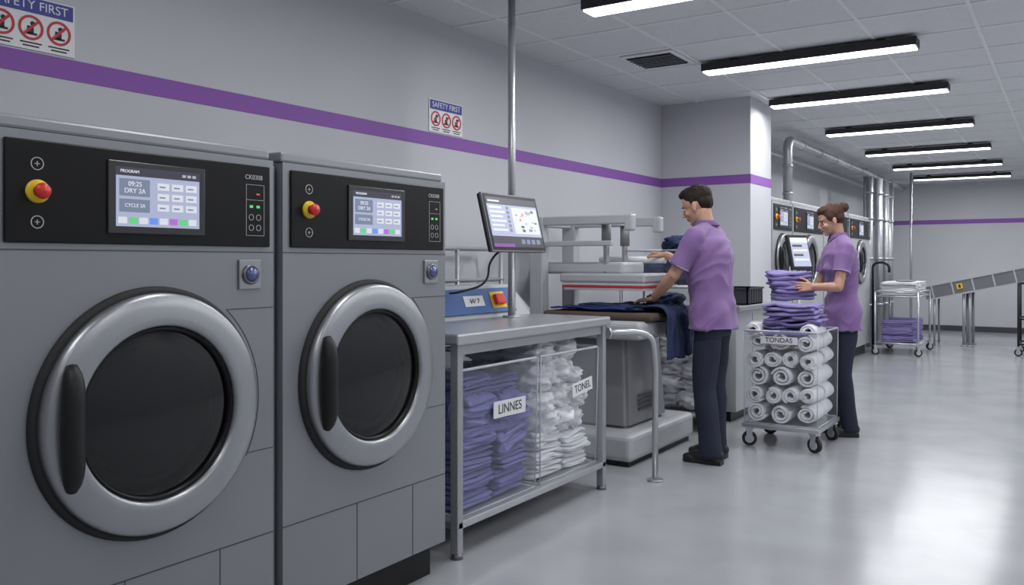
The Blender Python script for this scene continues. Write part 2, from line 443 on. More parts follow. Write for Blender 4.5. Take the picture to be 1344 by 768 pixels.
def stack(bm,cx,cy,z,w,d,n,h=.028,jit=.012,seed=0,rot=0,layers=2,amp=.006):
    rnd=random.Random(seed)
    for i in range(n):
        ox,oy=rnd.uniform(-jit,jit),rnd.uniform(-jit,jit); rr=rot+rnd.uniform(-.05,.05)
        ww=w*rnd.uniform(.92,1.04); dd=d*rnd.uniform(.92,1.04)
        for k in range(layers):
            slab(bm,cx+ox,cy+oy,z+(i*layers+k)*h/layers,ww-.006*k,dd-.006*k,h/layers*1.12,seed=seed*13+i*2+k,rot=rr,amp=amp)
    return z+n*h

def crumple(bm,c,r,seed=0,amp=.35,freq=1.6,p=.6,stretch=(1,1,1),nu=48,nv=32,rot=0):
    o=Vector((seed*7.3,seed*2.9,seed*4.1)); rings=[]; mt=Matrix.Translation(c)@Matrix.Rotation(rot,4,'Z')
    def S(v): return math.copysign(abs(v)**p,v)
    for i in range(nv+1):
        ph=math.pi*(i/nv-.5); ring=[]
        for k in range(nu):
            a=2*math.pi*k/nu
            u=Vector((S(math.cos(ph))*S(math.cos(a)),S(math.cos(ph))*S(math.sin(a)),S(math.sin(ph))))
            q=Vector((u.x*stretch[0],u.y*stretch[1],u.z*stretch[2]))*freq+o
            q=q+Vector((noise.noise(q*.7),noise.noise(q*.7+Vector((9,0,0))),0))*.9
            n=1-2*abs(noise.noise(q)); n2=1-2*abs(noise.noise(q*2.3+Vector((3,3,3))))
            s=1-amp*.5+amp*.5*n+amp*.22*n2
            ring.append(bm.verts.new(mt@Vector((u.x*r[0]*s,u.y*r[1]*s,u.z*r[2]*s))))
        rings.append(ring)
    for a,b in zip(rings,rings[1:]):
        for k in range(nu):
            try:
                f=bm.faces.new((a[k],a[(k+1)%nu],b[(k+1)%nu],b[k])); f.smooth=True
            except ValueError: pass
    bmesh.ops.remove_doubles(bm,verts=rings[0]+rings[-1],dist=1e-4)

def roll(bm,c,r,L,axis='y',seed=0,turns=2.6,th=.013):
    rnd=random.Random(seed); n=int(turns*26); a0=rnd.uniform(0,6.28)
    sq=rnd.uniform(.88,1.0)
    segs=7
    def P(rad,a,l):
        x=rad*math.cos(a);z=rad*math.sin(a)*sq
        off=noise.noise(Vector((l*12+seed,a*.8,0)))*.004
        if axis=='y': return Vector(c)+Vector((x+off,l,z+off))
        return Vector(c)+Vector((l,x+off,z+off))
    r0=.012; k=(r-r0-th)/(turns*2*math.pi)
    grid=[]
    for i in range(n+1):
        a=a0+i/n*turns*2*math.pi; rr_=r0+k*(a-a0)
        edge=.006*math.sin(a*2+seed)
        inner=[];outer=[]
        for s in range(segs):
            l=(s/(segs-1)-.5)*L
            l+=edge if s==0 else (-edge if s==segs-1 else 0)
            outer.append(bm.verts.new(P(rr_+th*(.85 if s in (0,segs-1) else 1),a,l)))
            inner.append(bm.verts.new(P(rr_+th*(.15 if s in (0,segs-1) else 0),a,l)))
        grid.append((inner,outer))
    for (i0,o0),(i1,o1) in zip(grid,grid[1:]):
        for s in range(segs-1):
            f=bm.faces.new((o0[s],o0[s+1],o1[s+1],o1[s])); f.smooth=True
            f=bm.faces.new((i0[s],i1[s],i1[s+1],i0[s+1])); f.smooth=True
        bm.faces.new((i0[0],o0[0],o1[0],i1[0])).smooth=True
        bm.faces.new((i0[-1],i1[-1],o1[-1],o0[-1])).smooth=True
    for (i0,o0) in (grid[0],grid[-1]):
        for s in range(segs-1): bm.faces.new((i0[s],i0[s+1],o0[s+1],o0[s]))

def clearbin(G,x0,x1,y0,y1,z0,z1,flare=.012):
    bm=bmesh.new(); f=flare
    lo=[(x0+f,y0+f,z0),(x1-f,y0+f,z0),(x1-f,y1-f,z0),(x0+f,y1-f,z0)]
    hi=[(x0,y0,z1),(x1,y0,z1),(x1,y1,z1),(x0,y1,z1)]
    a=[bm.verts.new(p) for p in lo]; b=[bm.verts.new(p) for p in hi]
    for i in range(4): bm.faces.new((a[i],a[(i+1)%4],b[(i+1)%4],b[i]))
    bm.faces.new(a[::-1])
    bm2(G,'bin_walls',bm,'plastic')
    bm=bmesh.new()
    cp=[Vector(p) for p in hi]
    pts=fillet([ (cp[0]+cp[1])/2,cp[1],cp[2],cp[3],cp[0],(cp[0]+cp[1])/2+Vector((-.001,0,0))],.03)
    addtube(bm,pts,.007,8)
    for i in range(4): addtube(bm,[Vector(lo[i]),Vector(hi[i])],.003,6)
    for i in range(4): addtube(bm,[Vector(lo[i]),Vector(lo[(i+1)%4])],.003,6)
    bm2(G,'bin_rim',bm,'plasticrim')

# ------------------------------------------------------------------ work table
G=group('work_table',(-2.56,3.62,0),world=True)
box(G,'table_top',-2.95,-2.17,2.90,4.33,.915,.965,'steel',.01)
for i,(xx,yy) in enumerate(((-2.21,2.945),(-2.21,4.29),(-2.92,2.945),(-2.92,4.29))):
    box(G,'leg_%d'%(i+1),xx-.02,xx+.02,yy-.02,yy+.02,.02,.916,'steeld',.003)
    cyl(G,'foot_%d'%(i+1),(xx,yy,0),(xx,yy,.022),.028,'ring2',.022)
boxes(G,'apron',[(-2.222,-2.20,2.96,4.28,.87,.916),(-2.92,-2.20,4.275,4.30,.87,.916)],'steeld')
box(G,'lower_shelf',-2.93,-2.19,2.93,4.31,.125,.158,'steel',.005)

def bin_linens():
    G=group('linen_bin',(-2.55,3.30,.16),world=True)
    x0,x1,y0,y1=-2.88,-2.215,2.985,3.62
    clearbin(G,x0,x1,y0,y1,.161,.80)
    bm=bmesh.new()
    for j,yy in enumerate((3.16,3.45)):
        z=stack(bm,-2.40,yy,.168,.29,.26,6 if j==0 else 5,.042,.010,seed=3+j,amp=.008)
        stack(bm,-2.71,yy,.168,.28,.26,8,.031,.01,seed=33+j)
    for i in range(5):
        slab(bm,-2.39,3.16+.004*i,.43+.045*i,.30,.27,.055,seed=140+i,amp=.02,rot=.05*(i%3-1))
        slab(bm,-2.39,3.45-.004*i,.39+.045*i,.30,.27,.055,seed=150+i,amp=.02,rot=.05*((i+1)%3-1))
    crumple(bm,(-2.39,3.155,.56),(.145,.14,.12),seed=1,amp=.42,freq=1.5,stretch=(1.3,2.6,.5),p=.55,nu=96,nv=40)
    crumple(bm,(-2.39,3.45,.53),(.145,.14,.13),seed=2,amp=.42,freq=1.5,stretch=(1.3,2.6,.5),p=.55,nu=96,nv=40)
    crumple(bm,(-2.70,3.30,.55),(.15,.29,.15),seed=4,amp=.3,freq=1.7,stretch=(1.2,1.4,.6),p=.5)
    stack(bm,-2.42,3.20,.665,.27,.27,2,.04,.012,seed=12,rot=.1,amp=.01)
    stack(bm,-2.44,3.46,.64,.25,.24,2,.04,.012,seed=15,rot=-.1,amp=.01)
    bm2(G,'folded_linens',bm,'linen')
    mt=Matrix.Translation((-2.212,3.36,.59))@Matrix.Rotation(R(-1),4,'X')
    box(G,'label_card',0,.003,-.135,.135,-.038,.038,'white',0,mtx=mt)
    text(G,'label_text','LINNES',.062,'ink',(-2.2085,3.36,.59))
bin_linens()
def bin_towels():
    G=group('towel_bin',(-2.55,3.95,.16),world=True)
    x0,x1,y0,y1=-2.88,-2.215,3.645,4.262
    clearbin(G,x0,x1,y0,y1,.161,.80)
    bm=bmesh.new()
    for j,yy in enumerate((3.80,4.10)):
        stack(bm,-2.40,yy,.168,.29,.27,5 if j==0 else 4,.045,.012,seed=43+j,layers=2,amp=.014)
        stack(bm,-2.71,yy,.168,.28,.27,5,.045,.01,seed=53+j,layers=2)
    rnd=random.Random(5)
    for i in range(18):
        xx=-2.37-.30*(i%2)+rnd.uniform(-.02,.02); yy=3.78+.165*((i//2)%3)+rnd.uniform(-.02,.02)
        zz=.43+.12*(i//6)+rnd.uniform(-.02,.03)
        crumple(bm,(xx,yy,zz),(.135,.115,.08),seed=60+i,amp=.65,freq=1.6,p=.8,nu=56,nv=34,rot=rnd.uniform(-.7,.7))
    for i in range(4):
        crumple(bm,(-2.40-.25*(i%2),3.82+.25*(i//2),.80),(.13,.12,.07),seed=80+i,amp=.6,freq=1.5,p=.8,nu=56,nv=34,rot=i*.7)
    bm2(G,'towels',bm,'towel')
    mt=Matrix.Translation((-2.212,4.07,.60))@Matrix.Rotation(R(6),4,'X')
    box(G,'label_card',0,.003,-.11,.11,-.035,.035,'white',0,mtx=mt)
    text(G,'label_text','TONEL',.056,'ink',(-2.2085,4.07,.60),tilt=R(6))
bin_towels()

G=group('rail_rack',(-3.08,3.9,0),world=True)
bm=bmesh.new()
for z in (1.35,1.16): addtube(bm,[(-3.05,3.05,z),(-3.05,4.55,z)],.013)
for z in (1.35,): addtube(bm,[(-3.18,3.05,z),(-3.18,4.55,z)],.011)
for yy in (3.07,3.57,4.07,4.53):
    addtube(bm,[(-3.05,yy,0),(-3.05,yy,1.36)],.013)
    addtube(bm,[(-3.05,yy,1.35),(-3.18,yy,1.35)],.01)
bm2(G,'rails',bm,'steeld')
G=group('control_box',(-2.85,3.95,.965),world=True)
bm=bmesh.new()
pr=[(3.40,.965),(4.32,.965),(4.32,.995),(4.20,1.14),(3.40,1.14)]
a=[bm.verts.new((-2.93,y,z)) for y,z in pr]; b=[bm.verts.new((-2.70 if z<1.1 else -2.76,y,z)) for y,z in pr]
bm.faces.new(a[::-1]); bm.faces.new(b)
for i in range(5): bm.faces.new((a[i],a[(i+1)%5],b[(i+1)%5],b[i]))
bm2(G,'housing',bm,'pgrey')
mt=Matrix.Translation((-2.726,0,1.055))@Matrix.Rotation(R(-21),4,'Y')
box(G,'blue_panel',0,.006,3.43,4.17,-.072,.072,'bluepanel',.003,mtx=mt)
box(G,'yellow_plate',.006,.010,3.94,4.08,-.048,.048,'yellow',.002,mtx=mt)
box(G,'red_switch',.010,.032,3.965,4.055,-.03,.03,'red',.006,mtx=mt)
box(G,'label_strip',.006,.009,3.69,3.87,-.03,.03,'white',.001,mtx=mt)
text(G,'label_text','W.2',.05,'ink',(-2.7135,3.78,1.053))

G=group('support_pole',(-2.60,3.97,.965),world=True)
cyl(G,'pole',(-2.60,3.97,.965),(-2.60,3.97,ZC),.021,'steel')
cyl(G,'base_flange',(-2.60,3.97,.965),(-2.60,3.97,.975),.05,'steel')
cyl(G,'ceiling_flange',(-2.60,3.97,ZC-.012),(-2.60,3.97,ZC),.05,'steel')
G=group('touch_monitor',(-2.47,3.80,1.475))
tl=Matrix.Rotation(R(-14),4,'Y')
box(G,'casing',-.03,0,-.26,.26,-.155,.155,'blackm',.008,mtx=tl)
box(G,'silver_frame',-.012,.003,-.262,.262,-.157,.157,'ring2',.003,mtx=tl)
box(G,'bezel',.0025,.0045,-.254,.254,-.149,.149,'black',0,mtx=tl)
box(G,'display',.004,.006,-.238,.238,-.132,.132,'scr',0,mtx=tl)
def mr(n,a,b,c,d,m,x=.0062): box(G,n,x-.001,x+.0006,a,b,c,d,m,0,mtx=tl)
mr('dark_header',-.238,.238,.095,.132,'scrd'); mr('dark_body',-.238,.238,-.132,-.075,'scrd')
mr('header_text',-.225,-.12,.108,.116,'scrw',.0072)
mr('purple_bar',-.238,-.05,-.132,-.115,'scrp')
for j in range(4): mr('footer_key',.02+j*.05,.055+j*.05,-.115,-.09,'scrc',.0072)
for i in range(6):
    mr('menu_row',-.225,-.085 if i%2 else -.11,.072-i*.024,.084-i*.024,'scrw',.0072)
    mr('menu_icon',-.065,-.045,.070-i*.024,.086-i*.024,'scrc',.0072)
mr('diagram_card',-.02,.225,-.06,.082,'scrw',.0072)
rq=random.Random(3)
for i in range(22):
    a_=-.005+rq.random()*.20; c_=-.052+rq.random()*.115
    mr('diagram_mark',a_,a_+.008+rq.random()*.02,c_,c_+.004+rq.random()*.012,('icon','scrc','scrd','icon')[i%4] if i%9 else 'scrr',.0082)
box(G,'mount_bracket',-.108,-.03,.13,.20,-.05,.03,'blackm',.005)
tube(G,'cable',[(-.03,-.05,-.12),(-.08,-.12,-.2),(-.02,-.22,-.32),(-.12,-.35,-.36),(-.20,-.30,-.365)],.006,'rubber',.15,8)

G=group('guard_rail',(-2.06,4.55,0),world=True)
tube(G,'tube',[(-2.19,4.345,.87),(-2.10,4.52,.87),(-2.04,4.60,.84),(-2.03,4.62,.70),(-2.03,4.62,.02)],.018,'steel',.10)
cyl(G,'foot_flange',(-2.03,4.62,0),(-2.03,4.62,.012),.045,'steel')
cyl(G,'table_flange',(-2.195,4.335,.87),(-2.188,4.347,.87),.032,'steel')

# ------------------------------------------------------------------ garment press
G=group('garment_press',(-2.65,5.25,0),world=True)
box(G,'base',-3.05,-2.27,4.80,5.85,.03,.20,'pgrey',.035,3)
box(G,'base_plinth',-3.02,-2.30,4.83,5.82,0,.035,'blackm',.002)
bm=bmesh.new(); vs=addbox(bm,-2.98,-2.38,4.98,5.62,.19,.80)
for v in vs:
    if v.co.z>.5: v.co.x=-2.65+(v.co.x+2.65)*.86; v.co.y=5.3+(v.co.y-5.3)*.86
bmesh.ops.bevel(bm,geom=list(bm.edges),offset=.03,segments=3,affect='EDGES')
bm2(G,'pedestal',bm,'pgreyd')
box(G,'buck_table',-3.08,-2.24,4.88,5.52,.78,.895,'pgrey',.03,3)
box(G,'buck_pad',-3.0,-2.20,4.96,5.46,.895,.945,'pad',.022,3)
for yy in (5.0,5.44):
    box(G,'rear_post',-3.10,-3.0,yy-.045,yy+.045,.89,1.575,'body2',.008)
    box(G,'top_arm',-3.10,-2.36,yy-.03,yy+.03,1.515,1.575,'body2',.008)
    box(G,'arm_end',-2.40,-2.34,yy-.032,yy+.032,1.47,1.578,'body2',.012)
box(G,'cross_beam_rear',-3.09,-3.02,5.0,5.44,1.51,1.57,'body2',.008)
box(G,'cross_beam_front',-2.62,-2.56,5.0,5.44,1.515,1.57,'body2',.008)
box(G,'mid_rail',-3.06,-2.50,4.99,5.03,1.375,1.41,'body2',.006)
for yy in (5.08,5.36):
    cyl(G,'ram',(-2.58,yy,1.20),(-2.58,yy,1.52),.02,'steel')
    cyl(G,'ram_sleeve',(-2.58,yy,1.38),(-2.58,yy,1.52),.032,'pgreyd')
box(G,'head_arm',-3.08,-2.45,5.06,5.40,1.19,1.27,'pgrey',.02,3)
box(G,'head_platen',-2.88,-2.26,4.98,5.46,1.135,1.195,'body2',.014)
box(G,'head_white_pad',-2.87,-2.27,4.99,5.45,1.118,1.136,'white',.006)
box(G,'head_red_band',-2.868,-2.272,4.992,5.448,1.103,1.119,'redink',.005)
box(G,'head_lower_pad',-2.86,-2.28,5.0,5.44,1.085,1.104,'white',.006)
tube(G,'grip_bracket',[(-2.80,5.44,1.22),(-2.80,5.50,1.24),(-2.80,5.50,1.285)],.012,'steel',.02)
cyl(G,'grip_roller',(-2.84,5.50,1.285),(-2.34,5.50,1.285),.024,'white')
box(G,'side_cabinet',-3.12,-2.95,4.62,4.90,.0,.9,'pgreyd',.01)
boxes(G,'pedestal_vents',[(-2.385,-2.375,5.15,5.45,.30+.03*i,.312+.03*i) for i in range(4)],'seam')

def sheet(G,name,path,y0,y1,m,amp=.012,th=.006,seed=0,wob=.02,yf=9):
    P=fillet([(p[0],0,p[1]) for p in path],.04,5)
    Q=[]
    for a,b in zip(P,P[1:]):
        n=max(1,int((b-a).length/.012))
        for k in range(n): Q.append(a.lerp(b,k/n))
    Q.append(P[-1]); bm=bmesh.new(); ny=44; rows=[]
    for i,q in enumerate(Q):
        t=(Q[min(i+1,len(Q)-1)]-Q[max(i-1,0)]).normalized(); nrm=Vector((-t.z,0,t.x)); 
        if nrm.z<0 and abs(t.x)>.3: nrm=-nrm
        if abs(t.z)>.7: nrm=Vector((1,0,0))
        row=[]
        for k in range(ny+1):
            yy=y0+(y1-y0)*k/ny
            f=1-abs(2*abs(noise.noise(Vector((yy*yf+seed,i*.02,seed))))-.5)
            d=amp*(f-.2)+amp*.5*noise.noise(Vector((yy*20,i*.08,seed)))
            e=wob*noise.noise(Vector((i*.05,seed,k//ny)))
            zz=-.03*abs(noise.noise(Vector((yy*6,seed,1)))) if i>len(Q)-12 else 0
            row.append(bm.verts.new(q+nrm*max(0,d)+Vector((0,yy+e,zz))))
        rows.append(row)
    for a,b in zip(rows,rows[1:]):
        for k in range(ny): bm.faces.new((a[k],a[k+1],b[k+1],b[k])).smooth=True
    ob=bm2(G,name,bm,m,True)
    s=ob.modifiers.new('s','SOLIDIFY'); s.thickness=th; s.offset=1
    return ob
G=group('navy_garment',(-2.4,5.2,.95),world=True)
sheet(G,'body_panel',[(-2.62,.953),(-2.165,.955),(-2.155,.66)],5.06,5.48,'navyc',.045,.008,seed=3,yf=13)
sheet(G,'sleeve',[(-2.95,.953),(-2.40,.953)],4.98,5.22,'bluec',.018,.008,seed=5)
bm=bmesh.new(); crumple(bm,(-2.27,5.34,1.00),(.11,.15,.065),seed=8,amp=.5,freq=1.6); crumple(bm,(-2.55,5.1,.972),(.24,.11,.028),seed=9,amp=.4,freq=1.8)
bm2(G,'gathered_cloth',bm,'navyc')

# ------------------------------------------------------------------ storage rack behind press
G=group('storage_rack',(-2.62,6.42,0),world=True)
bm=bmesh.new()
for xx in (-2.98,-2.30):
    for yy in (6.12,6.56): addtube(bm,[(xx,yy,0),(xx,yy,1.12)],.014)
for z in (.12,1.08):
    for yy in (6.12,6.56): addtube(bm,[(-2.98,yy,z),(-2.30,yy,z)],.012)
    for xx in (-2.98,-2.30): addtube(bm,[(xx,6.12,z),(xx,6.56,z)],.012)
bm2(G,'frame',bm,'steeld')
boxes(G,'shelves',[(-2.98,-2.30,6.12,6.56,.105,.13),(-2.98,-2.30,6.12,6.56,1.07,1.09)],'steeld')
G=group('towel_bin',(-2.6,6.34,.13),world=True)
clearbin(G,-2.95,-2.32,6.15,6.54,.133,.70)
bm=bmesh.new()
for i in range(15): crumple(bm,(-2.44-.2*(i%3),6.33+.03*(i%2),.21+.115*(i//3)),(.125,.17,.075),seed=90+i,amp=.6,freq=1.5,p=.8,nu=40,nv=26,rot=.3*(i%4))
bm2(G,'towels',bm,'towel')
G=group('navy_linen_bin',(-2.62,6.34,1.09),world=True)
clearbin(G,-2.97,-2.31,6.14,6.54,1.093,1.36)
bm=bmesh.new()
crumple(bm,(-2.50,6.34,1.27),(.17,.185,.175),seed=21,amp=.45,freq=1.8,p=.65,nu=64,nv=40)
crumple(bm,(-2.76,6.34,1.20),(.17,.18,.11),seed=22,amp=.4,p=.6)
crumple(bm,(-2.54,6.34,1.40),(.16,.16,.075),seed=23,amp=.5,freq=1.8,p=.75,nu=64,nv=40)
crumple(bm,(-2.40,6.24,1.35),(.10,.10,.10),seed=24,amp=.5,freq=1.8,p=.75)
bm2(G,'navy_linens',bm,'navyc')

G=group('steel_counter',(-2.5,7.05,0),world=True)
box(G,'cabinet',-2.95,-2.23,6.64,7.48,.08,.88,'body2',.006)
box(G,'toe_kick',-2.92,-2.28,6.66,7.46,0,.08,'blackm',0)
box(G,'worktop',-2.97,-2.19,6.62,7.50,.88,.92,'steel',.006)
boxes(G,'door_seams',[(-2.231,-2.228,7.05,7.054,.12,.85)],'seam')
G=group('plastic_crate',(-2.36,7.1,.92))
bm=bmesh.new()
for (a) in [(-.14,.14,-.2,.2,0,.01),(-.14,-.13,-.2,.2,0,.14),(.13,.14,-.2,.2,0,.14),(-.14,.14,-.2,-.19,0,.14),(-.14,.14,.19,.2,0,.14),(-.15,.15,-.21,-.19,.125,.14),(-.15,.15,.19,.21,.125,.14),(-.15,-.13,-.21,.21,.125,.14),(.13,.15,-.21,.21,.125,.14)]: addbox(bm,*a)
for i in range(6): addbox(bm,.139,.145,-.17+i*.065,-.165+i*.065,.01,.13)
bm2(G,'shell',bm,'crate')

# ------------------------------------------------------------------ towel trolley
def caster(G,x,y,r=.05,ang=0):
    mt=Matrix.Translation((x,y,0))@Matrix.Rotation(ang,4,'Z')
    bm=bmesh.new(); addcyl(bm,(0,-.014,r),(0,.014,r),r,seg=28); bmesh.ops.transform(bm,matrix=mt,verts=bm.verts); bm2(G,'caster_tyre',bm,'rubber')
    bm=bmesh.new(); addcyl(bm,(0,-.0165,r),(0,.0165,r),r*.6,seg=24); bmesh.ops.transform(bm,matrix=mt,verts=bm.verts); bm2(G,'caster_hub',bm,'icon')
    bm=bmesh.new()
    addbox(bm,-.02,.02,-.024,-.019,r*.8,2*r+.02); addbox(bm,-.02,.02,.019,.024,r*.8,2*r+.02); addbox(bm,-.028,.028,-.026,.026,2*r+.015,2*r+.03)
    addcyl(bm,(0,-.026,r),(0,.026,r),.008,seg=10)
    bmesh.ops.transform(bm,matrix=mt,verts=bm.verts); bm2(G,'caster_fork',bm,'steel')
G=group('towel_trolley',(-1.66,6.15,0),world=True)
X0,X1,Y0,Y1=-1.91,-1.41,5.84,6.42
for xx in (X0+.03,X1-.03):
    for yy in (Y0+.04,Y1-.05): caster(G,xx,yy,.05,R(20 if xx<-1.7 else -25))
box(G,'chassis',X0-.01,X1+.01,Y0-.01,Y1+.01,.13,.165,'steel',.008)
clearbin(G,X0,X1,Y0,Y1,.168,.80,.006)
bm=bmesh.new(); n=0
rows=[(.075,[.085,.245,.41]),(.070,[.075,.195,.315,.425]),(.076,[.088,.250,.410]),(.068,[.072,.190,.310,.428]),(.072,[.085,.245,.415])]
z=.168+.072
for ri,(r_,xs) in enumerate(rows):
    for xi in xs:
        rr_=r_ if len(xs)==3 else .063
        for dp in range(2):
            roll(bm,(X0+xi+random.uniform(-.004,.004),Y0+.155+dp*.275+random.uniform(-.018,.018),z+random.uniform(-.005,.005)),rr_*random.uniform(.95,1.04),.25,'y',seed=n,turns=2.1,th=.019); n+=1
    z+=.122
bm2(G,'rolled_towels',bm,'towel')
bm=bmesh.new()
for i in range(3):
    roll(bm,(X0+.06+i*.02,Y0+.12+.15*i,.80),.055,.22,'x' if i==1 else 'y',seed=50+i,turns=2,th=.017)
roll(bm,(X1-.07,Y0+.14,.80),.058,.22,'y',seed=61,turns=2,th=.017); roll(bm,(X1-.10,Y0+.36,.80),.058,.22,'y',seed=62,turns=2,th=.017)
bm2(G,'loose_rolls',bm,'towel')
bm=bmesh.new()
stack(bm,-1.64,6.10,.785,.36,.34,4,.047,.022,seed=5,rot=.08,amp=.018)
slab(bm,-1.64,5.96,.765,.32,.18,.03,seed=4,amp=.012)
bm2(G,'folded_purple_towels',bm,'purple')
box(G,'label_card',-1.79,-1.54,Y0-.006,Y0-.002,.715,.765,'white',0)
text(G,'label_text','TONDAS',.045,'ink',(-1.665,Y0-.0075,.74),face='y')

# ------------------------------------------------------------------ people
def capsule(bm,p0,p1,r0,r1,seg=18):
    p0=Vector(p0);p1=Vector(p1)
    addcyl(bm,p0,p1,r0,r1,seg)
    for p,r in ((p0,r0),(p1,r1)):
        bmesh.ops.create_uvsphere(bm,u_segments=seg,v_segments=10,radius=r,matrix=Matrix.Translation(p))
def ell(bm,c,r,mt=None,rot=None,seg=28):
    m_=Matrix.Translation(c)
    if rot is not None: m_=m_@rot
    m_=m_@Matrix.Diagonal((r[0],r[1],r[2],1))
    if mt is not None: m_=mt@m_
    bmesh.ops.create_uvsphere(bm,u_segments=seg,v_segments=seg//2,radius=1,matrix=m_)
def loft(bm,secs,p=2.4,seg=40):
    rings=[]
    for (z,fc,hd,hw) in secs:
        ring=[]
        for k in range(seg):
            a=2*math.pi*k/seg;c,s=math.cos(a),math.sin(a); e=2/p
            ring.append(bm.verts.new((fc+hd*math.copysign(abs(c)**e,c),hw*math.copysign(abs(s)**e,s),z)))
        rings.append(ring)
    for a,b in zip(rings,rings[1:]):
        for k in range(seg): bm.faces.new((a[k],a[(k+1)%seg],b[(k+1)%seg],b[k]))
    bm.faces.new(rings[0][::-1]); bm.faces.new(rings[-1])
def interp(secs,n=24):
    out=[]
    z0,z1=secs[0][0],secs[-1][0]
    for i in range(n+1):
        z=z0+(z1-z0)*i/n
        for a,b in zip(secs,secs[1:]):
            if a[0]<=z<=b[0]+1e-9:
                t=(z-a[0])/(b[0]-a[0]); t=t*t*(3-2*t)*.5+t*.5
                out.append((z,)+tuple(a[j]+(b[j]-a[j])*t for j in (1,2,3))); break
    return out
def remesh(G,name,bm,m,vox,smooth=3,fold=None):
    me=bpy.data.meshes.new(name+'_t'); bm.to_mesh(me); bm.free()
    ob=bpy.data.objects.new(name+'_t',me); sc.collection.objects.link(ob)
    r=ob.modifiers.new('r','REMESH'); r.mode='VOXEL'; r.voxel_size=vox; r.adaptivity=0
    s=ob.modifiers.new('s','SMOOTH'); s.factor=.5; s.iterations=smooth
    dg=bpy.context.evaluated_depsgraph_get(); dg.update()
    nm=bpy.data.meshes.new_from_object(ob.evaluated_get(dg)); bpy.data.objects.remove(ob)
    nm.name=name
    if fold:
        nrm=[v.normal.copy() for v in nm.vertices]
        for v,n in zip(nm.vertices,nrm): v.co+=n*fold(v.co)
    return link(G,name,nm,m,True)
def hand(bm,wrist,d,pn,thumb,s=1.0,curl=(15,20,15),spread=4,tcurl=20):
    w=Vector(wrist); d=Vector(d).normalized(); pn=Vector(pn); pn=(pn-d*pn.dot(d)).normalized()
    t=Vector(thumb); t=(t-d*t.dot(d)-pn*t.dot(pn)).normalized()
    L=.092*s
    for k in range(4):
        o=(1.5-k)*.0205*s
        capsule(bm,w+d*.012*s+t*o*.55,w+d*L+t*o,.0155*s,.0125*s,12)
    capsule(bm,w+d*.025*s+t*.022*s+pn*.008*s,w+d*.05*s+t*.026*s+pn*.01*s,.016*s,.014*s,12)
    lens=(.070,.078,.073,.058)
    for k in range(4):
        o=(1.5-k)*.0205*s; base=w+d*(L-(.008*s if k==3 else 0))+t*o
        sp=R((1.5-k)*spread); dd=(d*math.cos(sp)+t*math.sin(sp)).normalized()
        ang=0; p=base
        for j,(fr,c) in enumerate(zip((.45,.31,.24),curl)):
            ang+=R(c*(1+.08*k)); q=p+(dd*math.cos(ang)+pn*math.sin(ang))*lens[k]*s*fr
            r0=(.0092-.0009*j)*s; capsule(bm,p,q,r0,r0-.0009*s,10); p=q
    p=w+d*.028*s+t*.030*s+pn*.006*s; a=R(48)
    for j,(ln,da) in enumerate(((.038,0),(.031,-tcurl),(.024,-tcurl*.6))):
        a+=R(da); q=p+(d*math.cos(a)+t*math.sin(a)+pn*.25).normalized()*ln*s
        r0=(.0125-.0015*j)*s; capsule(bm,p,q,r0,r0-.001*s,10); p=q

